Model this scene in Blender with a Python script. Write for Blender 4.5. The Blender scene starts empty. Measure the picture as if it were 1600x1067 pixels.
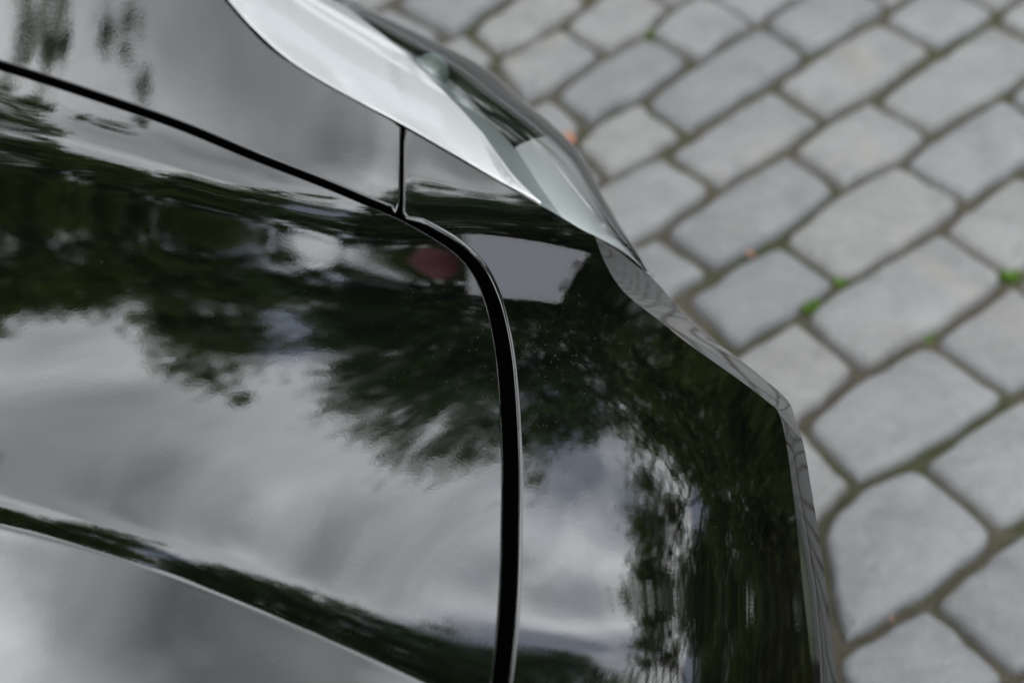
import bpy, bmesh, math, random
from mathutils import Vector, Matrix
import numpy as np
random.seed(7); rng = np.random.default_rng(11)
R = math.radians
sc = bpy.context.scene
col = sc.collection
# ---------------------------------------------------------------- camera
cd = bpy.data.cameras.new('camera'); cam = bpy.data.objects.new('camera', cd); col.objects.link(cam); sc.camera = cam
cam.location = (0, 0, 1.85); cam.rotation_euler = (R(90-40), 0, 0)
cd.lens = 85; cd.sensor_width = 36; cd.clip_start = .02; cd.clip_end = 900
cd.dof.use_dof = True; cd.dof.focus_distance = 1.73; cd.dof.aperture_fstop = 5.0
# ---------------------------------------------------------------- sky and sun
SUN_EL, SUN_AZ = R(48), R(200)
w = bpy.data.worlds.new('World'); sc.world = w; w.use_nodes = True
nt = w.node_tree; nt.nodes.clear()
def N(t, **k):
    n = nt.nodes.new(t)
    for a, b in k.items(): setattr(n, a, b)
    return n
def L(a, b): nt.links.new(a, b)
sky = N('ShaderNodeTexSky', sky_type='NISHITA', sun_disc=False, sun_elevation=SUN_EL, sun_rotation=SUN_AZ)
tc = N('ShaderNodeTexCoord'); sep = N('ShaderNodeSeparateXYZ'); L(tc.outputs['Generated'], sep.inputs[0])
zz = N('ShaderNodeMath', operation='MAXIMUM'); L(sep.outputs[2], zz.inputs[0]); zz.inputs[1].default_value = 0.02
za = N('ShaderNodeMath', operation='ADD'); L(zz.outputs[0], za.inputs[0]); za.inputs[1].default_value = .12
dx = N('ShaderNodeMath', operation='DIVIDE'); L(sep.outputs[0], dx.inputs[0]); L(za.outputs[0], dx.inputs[1])
dy = N('ShaderNodeMath', operation='DIVIDE'); L(sep.outputs[1], dy.inputs[0]); L(za.outputs[0], dy.inputs[1])
cb = N('ShaderNodeCombineXYZ'); L(dx.outputs[0], cb.inputs[0]); L(dy.outputs[0], cb.inputs[1])
def wnoise(scale, detail, rough, off, dist=0.):
    m = N('ShaderNodeMapping'); m.inputs['Location'].default_value = off; L(cb.outputs[0], m.inputs[0])
    n = N('ShaderNodeTexNoise'); n.inputs['Scale'].default_value = scale; n.inputs['Detail'].default_value = detail
    n.inputs['Roughness'].default_value = rough; n.inputs['Distortion'].default_value = dist; L(m.outputs[0], n.inputs['Vector']); return n
n1 = wnoise(1.15, 7, .55, (2.3, 0.4, 0), .3)      # where the cloud cover breaks
n2 = wnoise(3.2, 8, .50, (5.1, 1.7, 0), .5)       # light and dark in the cloud
r1 = N('ShaderNodeValToRGB'); L(n1.outputs['Fac'], r1.inputs[0])
r1.color_ramp.elements[0].position = .33; r1.color_ramp.elements[1].position = .45
r2 = N('ShaderNodeValToRGB'); L(n2.outputs['Fac'], r2.inputs[0]); e = r2.color_ramp.elements
e[0].position = .30; e[0].color = (7.2, 7.6, 8.0, 1); e[1].position = .70; e[1].color = (16.5, 16.9, 17.2, 1)
k = e.new(.5); k.color = (11.0, 11.4, 11.8, 1)
def patch(az, el, r_in, r_out, warp=.012):      # a soft-edged region of the sky round a direction, ragged by noise
    d = N('ShaderNodeVectorMath', operation='DOT_PRODUCT'); nv = N('ShaderNodeVectorMath', operation='NORMALIZE'); L(tc.outputs['Generated'], nv.inputs[0]); L(nv.outputs[0], d.inputs[0])
    d.inputs[1].default_value = (math.sin(R(az))*math.cos(R(el)), math.cos(R(az))*math.cos(R(el)), math.sin(R(el)))
    wn = wnoise(6.5, 6, .6, (az*.37, el*.21, 0), .4); ad = N('ShaderNodeMath', operation='MULTIPLY_ADD'); L(wn.outputs['Fac'], ad.inputs[0]); ad.inputs[1].default_value = warp*2; ad.inputs[2].default_value = -warp
    sm = N('ShaderNodeMath', operation='ADD'); L(d.outputs['Value'], sm.inputs[0]); L(ad.outputs[0], sm.inputs[1])
    mr = N('ShaderNodeMapRange'); mr.interpolation_type = 'SMOOTHSTEP'; L(sm.outputs[0], mr.inputs[0]); mr.inputs[1].default_value = math.cos(R(r_out)); mr.inputs[2].default_value = math.cos(R(r_in)); return mr.outputs[0]
def scaled(col_, f, k):      # multiply the colour by 1-(1-k)*f
    mr = N('ShaderNodeMapRange'); L(f, mr.inputs[0]); mr.inputs[3].default_value = 1; mr.inputs[4].default_value = k
    m = N('ShaderNodeVectorMath', operation='SCALE'); L(col_, m.inputs[0]); L(mr.outputs[0], m.inputs['Scale']); return m.outputs[0]
cc_ = scaled(r2.outputs[0], patch(-15, 43, .5, 7, .006), .62)      # dark rain clouds
cc_ = scaled(cc_, patch(-6, 49, 3, 8.5, .006), .36)
cc_ = scaled(cc_, patch(-18, 34.5, 2, 8, .006), .68)
cc_ = scaled(cc_, patch(-27, 44, 1, 5, .004), 1.45)
cc_ = scaled(cc_, patch(13, 45.5, 2, 6, .006), 1.5)
cv1 = N('ShaderNodeMath', operation='SUBTRACT'); cv1.use_clamp = True; L(r1.outputs[0], cv1.inputs[0]); L(patch(-6.5, 29.3, .6, 3.4, .001), cv1.inputs[1])
cv2 = N('ShaderNodeMath', operation='SUBTRACT'); cv2.use_clamp = True; L(cv1.outputs[0], cv2.inputs[0]); L(patch(30, 38, 1, 3.6, .001), cv2.inputs[1])
cv3 = N('ShaderNodeMath', operation='MAXIMUM'); L(cv2.outputs[0], cv3.inputs[0]); cv3.inputs[1].default_value = .2      # thin veil over the blue
mx = N('ShaderNodeMixRGB'); L(cv3.outputs[0], mx.inputs[0]); L(sky.outputs[0], mx.inputs[1]); L(cc_, mx.inputs[2])
bg = N('ShaderNodeBackground'); bg.inputs['Strength'].default_value = .15; L(mx.outputs[0], bg.inputs[0])
wo = N('ShaderNodeOutputWorld'); L(bg.outputs[0], wo.inputs[0])
sd = bpy.data.lights.new('sun', 'SUN'); so = bpy.data.objects.new('sun', sd); col.objects.link(so)
sd.energy = .7; sd.angle = R(25); sd.color = (1, .96, .9)
sdir = Vector((math.sin(SUN_AZ)*math.cos(SUN_EL), math.cos(SUN_AZ)*math.cos(SUN_EL), math.sin(SUN_EL)))
so.rotation_euler = sdir.to_track_quat('Z', 'Y').to_euler(); so.location = sdir*30
vs = sc.view_settings; sc.display_settings.display_device = 'sRGB'; vs.view_transform = 'Standard'; vs.look = 'None'
vs.exposure = 0.35; vs.gamma = 1; vs.use_curve_mapping = False
cy = sc.cycles; cy.use_denoising = True; cy.max_bounces = 10; cy.transparent_max_bounces = 24; cy.caustics_reflective = False; cy.caustics_refractive = False
cy.sample_clamp_indirect = 4
# --- SURFACE MATHS BEGIN
import numpy as np, math
H = 1.85; PITCH = math.radians(40.0); FPX = 85/36*1600
cP, sP = math.cos(PITCH), math.sin(PITCH)
def ray(u, v):
    a = (np.asarray(u, float)-800)/FPX; b = (533.5-np.asarray(v, float))/FPX
    return np.stack([a, cP+b*sP, -sP+b*cP], -1)
def on_plane(u, v, z):
    d = ray(u, v); t = (H-np.asarray(z))/(-d[..., 2])
    return d*t[..., None]+np.array([0, 0, H])
def project(P):
    q = P-np.array([0, 0, H]); dep = q[..., 1]*cP-q[..., 2]*sP
    return 800+FPX*q[..., 0]/dep, 533.5-FPX*(q[..., 1]*sP+q[..., 2]*cP)/dep
def crom(pts, n=12):
    p = np.array(pts, float); p = np.vstack([2*p[0]-p[1], p, 2*p[-1]-p[-2]]); out = []
    for i in range(1, len(p)-2):
        t = (np.arange(n)/n)[:, None]; a, b, c, d = p[i-1], p[i], p[i+1], p[i+2]
        out.append(.5*((2*b)+(-a+c)*t+(2*a-5*b+4*c-d)*t**2+(-a+3*b-3*c+d)*t**3))
    out.append(p[-2][None]); return np.vstack(out)
# slope of the sheet metal: (u, v, slope away from the viewer, slope to the right)
RX, RY = 2.6, 3.3                                   # crown of the sheet metal, m
def base_slope(u, v): P = on_plane(u, v, .74); return -(P[..., 0]+.25)/RX, -(P[..., 1]-1.20)/RY
SL = []
# points that only carry the crown of the bonnet
for u, v in [(-300,1100),(0,1000),(300,1060),(0,900),(-300,850),(300,1300),(600,1200),(600,1400),(-300,1500),(100,1500),(0,700),(0,600),(200,700),(200,600),(400,800),(400,650),(550,850),(550,700),(700,900),(740,800),(700,740),
 (-300,650),(-300,500),(0,490),(200,490),(400,530),(550,600),(680,650),(0,400),(200,400),(400,420),(560,480),(0,300),(150,330),(300,330),(450,370),(-300,250),(300,900),(150,800),(100,550),(300,550),(300,450),(100,400),(480,450)]:
    gx, gy = base_slope(float(u), float(v)); SL.append((u, v, float(gy), float(gx)))
# along and beyond the shut line: slope away given, slope across follows the direction of the line
for u, v, gy in [(0,225,-.05),(150,250,-.05),(300,285,-.06),(450,330,-.08),(580,370,-.11),
 (0,160,.10),(80,180,.10),(200,212,.10),(320,248,.10),(430,285,.09),(520,318,.06),(590,345,-.03),(-300,60,.10),
 (0,80,.12),(150,120,.12),(300,170,.12),(450,220,.12),(560,260,.12),(0,0,.12),(150,20,.12),(300,60,.12),(420,130,.12),(530,180,.12),(610,240,.11),(610,270,.09),(612,318,.0),(-300,-60,.12),(200,-80,.11),(500,-80,.11),(700,120,.12)]:
    bx_, by_ = base_slope(float(u), float(v)); SL.append((u, v, gy, float(bx_)+.6*(gy-float(by_))))
SL += [
 (600,430,-.10,-.03),(720,460,-.13,-.06),(700,530,-.09,-.07),(690,410,-.18,-.05),(660,400,-.16,-.05),
 (800,-80,.06,0),(850,200,.04,0),(1000,300,-.05,-.1),(1000,100,.0,0),(1200,0,.0,0),(1200,300,-.05,-.15),(1000,430,-.15,-.2),(1150,500,-.12,-.3),(1290,600,-.12,-.45),(1300,900,-.05,-.5),
 (650,230,.12,.02),(700,265,.12,.01),(760,292,.12,-.01),(650,270,.09,.0),(650,300,.02,-.02),(700,300,.04,-.03),(760,318,.02,-.04),(800,308,.08,-.04),
 (660,330,-.05,-.05),(720,340,-.07,-.06),(800,350,-.08,-.08),(860,360,-.10,-.11),
 (740,385,-.15,-.07),(820,390,-.18,-.10),(890,400,-.19,-.14),(820,430,-.19,-.10),(890,460,-.18,-.14),(760,430,-.17,-.08),(820,470,-.15,-.10),
 (800,510,-.11,-.09),(860,540,-.10,-.12),(960,520,-.14,-.20),
 (830,600,-.06,-.10),(920,620,-.06,-.14),(1040,620,-.09,-.24),(1150,640,-.12,-.36),
 (830,700,-.02,-.10),(920,700,-.02,-.14),(1000,720,-.03,-.18),(1100,740,-.08,-.28),(1200,740,-.11,-.44),
 (830,800,.0,-.10),(920,800,.0,-.14),(1000,850,-.01,-.18),(1100,850,-.03,-.28),(1200,850,-.04,-.44),
 (840,900,.01,-.10),(920,900,.01,-.14),(1010,950,-.01,-.19),(1100,950,-.02,-.29),(1210,950,-.02,-.46),
 (840,940,.01,-.10),(840,985,-.10,-.11),(920,950,.01,-.14),(920,995,-.08,-.14),(840,1040,-.19,-.11),(920,1050,-.17,-.15),(1010,1050,-.11,-.2),(1100,1060,-.08,-.3),(1220,1060,-.08,-.47),
 (840,1250,-.03,-.12),(1000,1250,-.03,-.2),(1200,1250,-.04,-.45),(800,1500,-.03,-.12),(1200,1500,-.04,-.45),
]
CREASE = crom([(-700,640),(-400,716),(0,822),(215,890),(375,950),(500,1000),(665,1067),(800,1130),(900,1190)], 8)
def rbf_fit(pts, vals, sm=8e-3):
    p = np.array(pts)/400.; n = len(p); r = np.linalg.norm(p[:, None]-p[None], axis=-1)
    K = np.sqrt(r*r+.02)*-1+np.eye(n)*sm; P = np.hstack([np.ones((n, 1)), p])
    A = np.block([[K, P], [P.T, np.zeros((3, 3))]])
    return p, np.linalg.solve(A, np.vstack([np.array(vals), np.zeros((3, vals.shape[1]))]))
def rbf_eval(m, u, v):
    p, w = m; q = np.stack([np.clip(u, -600, 1300), np.clip(v, -150, 1650)], -1).reshape(-1, 2)/400.; out = np.zeros((len(q), w.shape[1]))
    for i in range(0, len(q), 20000):
        c = q[i:i+20000]; r = np.linalg.norm(c[:, None]-p[None], axis=-1)
        out[i:i+20000] = -np.sqrt(r*r+.02)@w[:-3]+np.hstack([np.ones((len(c), 1)), c])@w[-3:]
    return out.reshape(np.shape(u)+(w.shape[1],))
def poly_dist(px, py, line):
    best = np.full(px.shape, 1e9); bx = np.zeros(px.shape); by = np.zeros(px.shape); side = np.zeros(px.shape)
    for a, b in zip(line[:-1], line[1:]):
        d = b-a; L = d@d
        if L < 1e-18: continue
        t = np.clip(((px-a[0])*d[0]+(py-a[1])*d[1])/L, 0, 1)
        cx = a[0]+t*d[0]; cy = a[1]+t*d[1]; dd = np.hypot(px-cx, py-cy); m = dd < best
        best[m] = dd[m]; bx[m] = cx[m]; by[m] = cy[m]; side[m] = (d[0]*(py-cy)-d[1]*(px-cx))[m]
    return best, bx, by, side
GX = np.arange(-.93, .42, .003); GY = np.arange(.54, 2.16, .003)
XX, YY = np.meshgrid(GX, GY)
def build_surface():
    sl = np.array(SL); mod = rbf_fit(sl[:, :2], sl[:, 2:])
    Z = np.full(XX.shape, .76); step = .003
    for it in range(5):
        u, v = project(np.stack([XX, YY, Z], -1))
        g = rbf_eval(mod, u, v); gy = g[..., 0]; gx = g[..., 1]
        # least-squares integration (even mirror, FFT)
        fx = (gx[:, 1:]+gx[:, :-1])*.5*step; fy = (gy[1:]+gy[:-1])*.5*step
        div = np.zeros(Z.shape); WX = 1.; fx = fx*WX; div[:, :-1] += fx; div[:, 1:] -= fx; div[:-1] += fy; div[1:] -= fy
        n, m = Z.shape; E = np.zeros((2*n, 2*m)); E[:n, :m] = div; E[n:, :m] = div[::-1]; E[:, m:] = E[:, :m][:, ::-1]
        F = np.fft.rfft2(E); ky = 2-2*np.cos(np.pi*np.arange(2*n)/n); kx = 2-2*np.cos(np.pi*np.arange(m+1)/m)
        den = ky[:, None]+WX*kx[None, :]; den[0, 0] = 1; F = F/(-den); F[0, 0] = 0
        Zn = np.fft.irfft2(F, s=E.shape)[:n, :m]
        c = on_plane(800, 600, .745); i, j = np.argmin(abs(GY-c[1])), np.argmin(abs(GX-c[0]))
        Z = Zn-Zn[i, j]+.745
    return Z
def smooth(Z, k=1):
    for _ in range(k):
        P = np.pad(Z, 1, mode='edge'); Z = (4*P[1:-1, 1:-1]+P[:-2, 1:-1]+P[2:, 1:-1]+P[1:-1, :-2]+P[1:-1, 2:])/8
    return Z
def bil(A, x, y):
    fx = np.clip((np.asarray(x)-GX[0])/.003, 0, len(GX)-1.001); fy = np.clip((np.asarray(y)-GY[0])/.003, 0, len(GY)-1.001)
    i = fx.astype(int); j = fy.astype(int); a = fx-i; b = fy-j
    return A[j, i]*(1-a)*(1-b)+A[j, i+1]*a*(1-b)+A[j+1, i]*(1-a)*b+A[j+1, i+1]*a*b
ZB = build_surface()
BY, BX = np.gradient(ZB, .003)
_p = on_plane(CREASE[:, 0], CREASE[:, 1], .747)[:, :2]
CRW = _p[np.concatenate([[True], np.linalg.norm(np.diff(_p, axis=0), axis=1) > 1e-5])]
DD = np.linspace(-.35, .6, 9501); _sg = 1/(1+np.exp(-DD/.0013))
HP = -.20*np.exp(-1.5*(np.clip(DD, 0, 9)/.034)**2)*_sg*(1+.0*DD)+.05*np.exp(np.clip(DD, -9, 0)/.007)*(1-_sg)
HH = np.cumsum(HP)*(DD[1]-DD[0])
def crease(x, y):
    """signed distance to the bonnet crease (far side positive) and the unit direction across it"""
    x = np.atleast_1d(np.asarray(x, float)); y = np.atleast_1d(np.asarray(y, float)); d, bx, by, sd = poly_dist(x.ravel(), y.ravel(), CRW)
    s = np.sign(sd); s[s == 0] = 1; d = d*s; nx, ny = (x.ravel()-bx), (y.ravel()-by); l = np.hypot(nx, ny)+1e-12; nx, ny = nx/l*s, ny/l*s
    near = l < 2e-4; nx = np.where(near, .5, nx); ny = np.where(near, .866, ny)
    return d.reshape(x.shape), nx.reshape(x.shape), ny.reshape(x.shape)
def bilin(A, x, y):
    fx = np.clip((np.asarray(x)-GX[0])/.003, 0, len(GX)-1.001); fy = np.clip((np.asarray(y)-GY[0])/.003, 0, len(GY)-1.001)
    i = fx.astype(int); j = fy.astype(int); a = fx-i; b = fy-j
    return A[j, i]*(1-a)*(1-b)+A[j, i+1]*a*(1-b)+A[j+1, i]*(1-a)*b+A[j+1, i+1]*a*b
def zs(x, y):
    d, _, _ = crease(x, y); r = bilin(ZB, x, y)+np.interp(d, DD, HH).reshape(np.shape(x)); return r
def hit(u, v):
    z = np.full(np.shape(u), .74)
    for _ in range(14):
        P = on_plane(u, v, z); z = z*.25+zs(P[..., 0], P[..., 1])*.75
    return on_plane(u, v, z)
def nrm(x, y):
    d, nx, ny = crease(x, y); h = np.interp(d, DD, HP); sh = np.shape(x)
    n = np.stack([-(bilin(BX, x, y)+(h*nx).reshape(sh)), -(bilin(BY, x, y)+(h*ny).reshape(sh)), np.ones(sh)], -1)
    return n/np.linalg.norm(n, axis=-1, keepdims=True)
# --- SURFACE MATHS END
# ---------------------------------------------------------------- materials
def mat(name, base=(.5,.5,.5), rough=.5, metal=0., ior=1.5, **kw):
    m = bpy.data.materials.new(name); m.use_nodes = True; b = m.node_tree.nodes['Principled BSDF']
    b.inputs['Base Color'].default_value = (*base, 1); b.inputs['Roughness'].default_value = rough
    b.inputs['Metallic'].default_value = metal; b.inputs['IOR'].default_value = ior
    for k_, v_ in kw.items(): b.inputs[k_].default_value = v_
    return m
class NT:
    def __init__(s, m): s.m = m; s.t = m.node_tree; s.b = s.t.nodes['Principled BSDF']
    def n(s, t, **k):
        x = s.t.nodes.new(t)
        for a, b in k.items():
            if a in ('operation', 'data_type', 'blend_type', 'feature', 'distance', 'coord'): setattr(x, a, b)
            else: x.inputs[a.replace('_', ' ')].default_value = b
        return x
    def l(s, a, b): s.t.links.new(a, b)
    def noise(s, co, scale, detail=4, rough=.5, dist=0.):
        x = s.n('ShaderNodeTexNoise', Scale=scale, Detail=detail, Roughness=rough, Distortion=dist); s.l(co, x.inputs['Vector']); return x.outputs['Fac']
    def ramp(s, f, stops):
        x = s.n('ShaderNodeValToRGB'); s.l(f, x.inputs[0]); el = x.color_ramp.elements
        el[0].position, el[0].color = stops[0][0], (*stops[0][1], 1); el[1].position, el[1].color = stops[-1][0], (*stops[-1][1], 1)
        for p, c in stops[1:-1]: q = el.new(p); q.color = (*c, 1)
        return x.outputs[0]
    def mix(s, f, a, b, mode='MIX'):
        x = s.n('ShaderNodeMixRGB', blend_type=mode)
        for i, v in enumerate((f, a, b)):
            if isinstance(v, (int, float)): x.inputs[i].default_value = v
            elif isinstance(v, tuple): x.inputs[i].default_value = (*v, 1)
            else: s.l(v, x.inputs[i])
        return x.outputs[0]
    def bump(s, h, strength, dist):
        x = s.n('ShaderNodeBump', Strength=strength, Distance=dist); s.l(h, x.inputs['Height']); s.l(x.outputs[0], s.b.inputs['Normal']); return x
    def pos(s): return s.n('ShaderNodeNewGeometry').outputs['Position']
    def rnd(s): return s.n('ShaderNodeObjectInfo').outputs['Random']
def g(v): return (v, v, v)
# black car paint under clear coat, with faint orange peel
M_paint = mat('black_paint', (.0012, .0013, .0014), .3, 0, 2.15, **{'Coat Weight': 0.0})
M_paint.node_tree.nodes['Principled BSDF'].inputs['Roughness'].default_value = .012
t = NT(M_paint); p = t.pos()
h = t.mix(.3, t.noise(p, 55, 2, .5), t.noise(p, 420, 2, .5)); t.bump(h, 1, .000028)
M_black = mat('gap_shade', (.002, .002, .002), .8, 0, 1.5, **{'Specular IOR Level': 0.})  # glossless black, the shade inside the panel gaps given as colour
M_plastic = mat('matt_black_plastic', (.015, .015, .016), .45)
M_silver = mat('pale_reflector', (.98, .98, .98), .5, 0.)
M_greenish = mat('smoked_housing', (.33, .385, .37), .3); M_pale = mat('pale_side_reflector', (.66, .70, .69), .35, .1)
M_darkgreen = mat('dark_green_housing', (.018, .035, .026), .35)
M_navy = mat('dark_trim_strip', (.012, .014, .018), .5)
M_chrome = mat('satin_chrome', (.62, .65, .65), .2, .8)
M_disc = mat('projector_glass', (.25, .31, .29), .12, 0, 1.6)
M_dust = mat('dust', (.55, .52, .46), .9)
def glassmat(name, tint):
    m = bpy.data.materials.new(name); m.use_nodes = True; t_ = m.node_tree; t_.nodes.clear()
    o = t_.nodes.new('ShaderNodeOutputMaterial'); mx_ = t_.nodes.new('ShaderNodeMixShader'); tr = t_.nodes.new('ShaderNodeBsdfTransparent'); gl = t_.nodes.new('ShaderNodeBsdfGlossy')
    fr = t_.nodes.new('ShaderNodeFresnel'); fr.inputs['IOR'].default_value = 1.55
    tr.inputs[0].default_value = (*tint, 1); gl.inputs['Roughness'].default_value = .01
    t_.links.new(fr.outputs[0], mx_.inputs[0]); t_.links.new(tr.outputs[0], mx_.inputs[1]); t_.links.new(gl.outputs[0], mx_.inputs[2]); t_.links.new(mx_.outputs[0], o.inputs[0])
    return m
M_lens = glassmat('clear_lens', (.98, .99, .987)); M_window = glassmat('window_glass', (.35, .4, .38))
# granite setts
M_stone = mat('granite_sett', g(.3), .72); t = NT(M_stone); p = t.pos(); rn = t.rnd()
c = t.ramp(rn, [(0, (.198, .205, .210)), (.3, (.238, .240, .239)), (.6, (.250, .249, .243)), (.85, (.226, .232, .237)), (1, (.258, .254, .244))])
a1 = t.ramp(t.noise(p, 14, 5, .6, .6), [(.3, g(.78)), (.5, g(.96)), (.7, g(1.10))])
a2 = t.ramp(t.noise(p, 260, 3, .7), [(.3, g(.80)), (.5, g(.98)), (.72, g(1.16))])
a3 = t.ramp(t.noise(p, 60, 4, .65), [(.3, g(.92)), (.6, g(1.03))])
c = t.mix(1, t.mix(1, t.mix(1, c, a1, 'MULTIPLY'), a2, 'MULTIPLY'), a3, 'MULTIPLY')
st = t.ramp(t.noise(p, 5.5, 4, .6, 1.), [(.56, g(0)), (.72, g(.35))]); c = t.mix(st, c, (.30, .27, .22)); t.l(c, t.b.inputs['Base Color'])
hh = t.mix(.45, t.noise(p, 32, 6, .62), t.noise(p, 170, 4, .7)); t.bump(hh, 1, .007)
M_joint = mat('joint_sand', (.09, .085, .07), .95); t = NT(M_joint); p = t.pos()
c = t.ramp(t.noise(p, 420, 3, .8), [(.3, (.045, .039, .028)), (.5, (.115, .10, .07)), (.7, (.29, .255, .185))])
mo = t.ramp(t.noise(p, 6, 4, .6, .8), [(.44, g(0)), (.6, g(.85))]); c = t.mix(mo, c, t.ramp(t.noise(p, 300, 3, .7), [(.3, (.03, .036, .012)), (.7, (.10, .115, .035))]))
t.l(c, t.b.inputs['Base Color']); t.bump(t.noise(p, 500, 3, .8), 1, .006)
M_moss = mat('green_moss', (.05, .12, .012), .8); M_blade = mat('grass_blade', (.10, .21, .018), .6)
M_leafo = mat('orange_leaf', (.36, .15, .085), .6)
# lawn far off
M_lawn = mat('lawn', (.05, .08, .025), .9); t = NT(M_lawn); p = t.pos(); t.l(t.ramp(t.noise(p, 3, 6, .7), [(.3, (.03, .05, .016)), (.7, (.08, .11, .035))]), t.b.inputs['Base Color'])
M_farpave = mat('far_paving', (.25, .25, .24), .9); t = NT(M_farpave); p = t.pos()
br = t.n('ShaderNodeTexBrick', Scale=1.); br.inputs['Brick Width'].default_value = .2; br.inputs['Row Height'].default_value = .145; br.inputs['Mortar Size'].default_value = .009
br.inputs['Color1'].default_value = (.33, .335, .34, 1); br.inputs['Color2'].default_value = (.27, .28, .28, 1); br.inputs['Mortar'].default_value = (.06, .06, .045, 1)
mp = t.n('ShaderNodeMapping'); mp.inputs['Rotation'].default_value = (0, 0, R(-44)); t.l(p, mp.inputs[0]); t.l(mp.outputs[0], br.inputs[0]); t.l(br.outputs[0], t.b.inputs['Base Color'])
def leafmat(name, lo, hi):
    m = mat(name, lo, .45, 0, 1.45); t = NT(m); p = t.pos()
    c = t.ramp(t.noise(p, 1.4, 3, .6), [(.35, lo), (.65, hi)]); c2 = t.mix(t.ramp(t.noise(p, 11, 2, .5), [(.35, g(0)), (.7, g(.6))]), c, tuple(x*1.5 for x in hi))
    t.l(c2, t.b.inputs['Base Color'])
    tr = t.n('ShaderNodeBsdfTranslucent'); t.l(c2, tr.inputs[0]); ms = t.n('ShaderNodeMixShader'); ms.inputs[0].default_value = .4
    o = [x for x in t.t.nodes if x.type == 'OUTPUT_MATERIAL'][0]; t.l(t.b.outputs[0], ms.inputs[1]); t.l(tr.outputs[0], ms.inputs[2]); t.l(ms.outputs[0], o.inputs[0]); return m
M_leaf = [leafmat('oak_foliage', (.045, .09, .014), (.115, .165, .022)), leafmat('dark_foliage', (.03, .075, .018), (.07, .135, .026)), leafmat('yellow_green_foliage', (.05, .07, .014), (.11, .13, .025))]
M_bark = mat('bark', (.07, .055, .04), .9); t = NT(M_bark); t.bump(t.noise(t.pos(), 20, 4, .7), 1, .03)
M_white = mat('white_paint', (.78, .79, .82), .25, **{'Coat Weight': .6}); M_red = mat('red_canvas', (.09, .012, .02), .7)
M_tyre = mat('tyre_rubber', (.02, .02, .02), .8); M_alloy = mat('alloy', (.5, .5, .5), .3, .9); M_amber = mat('amber_lens', (.6, .2, .03), .2); M_redlens = mat('red_lens', (.4, .01, .01), .2)
# ---------------------------------------------------------------- helpers
def tag(o, label=None, cat=None, group=None, kind=None):
    if label: o['label'] = label
    if cat: o['category'] = cat
    if group: o['group'] = group
    if kind: o['kind'] = kind
    return o
def empty(name, loc=(0, 0, 0), rz=0):
    o = bpy.data.objects.new(name, None); col.objects.link(o); o.location = loc; o.rotation_euler = (0, 0, rz); return o
def mesh(name, V, F, m, parent=None, smooth_=True, normals=None):
    V = np.asarray(V, dtype=np.float32).reshape(-1, 3); me = bpy.data.meshes.new(name)
    if isinstance(F, np.ndarray):
        k_ = F.shape[1]; me.vertices.add(len(V)); me.vertices.foreach_set('co', V.ravel()); me.loops.add(F.size); me.loops.foreach_set('vertex_index', F.ravel().astype(np.int32))
        me.polygons.add(len(F)); me.polygons.foreach_set('loop_start', np.arange(0, F.size, k_, dtype=np.int32)); me.update(calc_edges=True)
    else: me.from_pydata(V.tolist(), [], F); me.update()
    if smooth_: me.polygons.foreach_set('use_smooth', np.ones(len(me.polygons), dtype=bool))
    if m is not None:
        for mm in (m if isinstance(m, (list, tuple)) else [m]): me.materials.append(mm)
    if normals is not None: me.normals_split_custom_set_from_vertices([tuple(x) for x in normals])
    o = bpy.data.objects.new(name, me); col.objects.link(o)
    if parent is not None: o.parent = parent
    return o
class MB:
    def __init__(s): s.v = []; s.f = []
    def add(s, V, F): b = len(s.v); s.v += [tuple(x) for x in V]; s.f += [tuple(i+b for i in f) for f in F]; return s
    def box(s, lo, hi, M=None, bev=0):
        x0, y0, z0 = lo; x1, y1, z1 = hi
        V = [Vector(c) for c in ((x0,y0,z0),(x1,y0,z0),(x1,y1,z0),(x0,y1,z0),(x0,y0,z1),(x1,y0,z1),(x1,y1,z1),(x0,y1,z1))]
        if M is not None: V = [M@c for c in V]
        return s.add(V, [(0,3,2,1),(4,5,6,7),(0,1,5,4),(1,2,6,5),(2,3,7,6),(3,0,4,7)])
    def tube(s, pts, rad, n=8, cap=True):
        pts = [Vector(p) for p in pts]; rad = rad if isinstance(rad, (list, tuple)) else [rad]*len(pts); b = len(s.v)
        for i, p in enumerate(pts):
            d = (pts[min(i+1, len(pts)-1)]-pts[max(i-1, 0)]).normalized(); a = d.orthogonal().normalized() if i == 0 else (a-d*a.dot(d)).normalized(); c = d.cross(a)
            for j in range(n): q = 2*math.pi*j/n; s.v.append(tuple(p+rad[i]*(a*math.cos(q)+c*math.sin(q))))
        for i in range(len(pts)-1):
            for j in range(n): k_ = (j+1) % n; s.f.append((b+i*n+j, b+i*n+k_, b+(i+1)*n+k_, b+(i+1)*n+j))
        if cap: s.f.append(tuple(b+j for j in range(n))[::-1]); s.f.append(tuple(b+(len(pts)-1)*n+j for j in range(n)))
        return s
    def build(s, name, m, parent=None, sm=False): return mesh(name, s.v, s.f, m, parent, sm)
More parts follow.
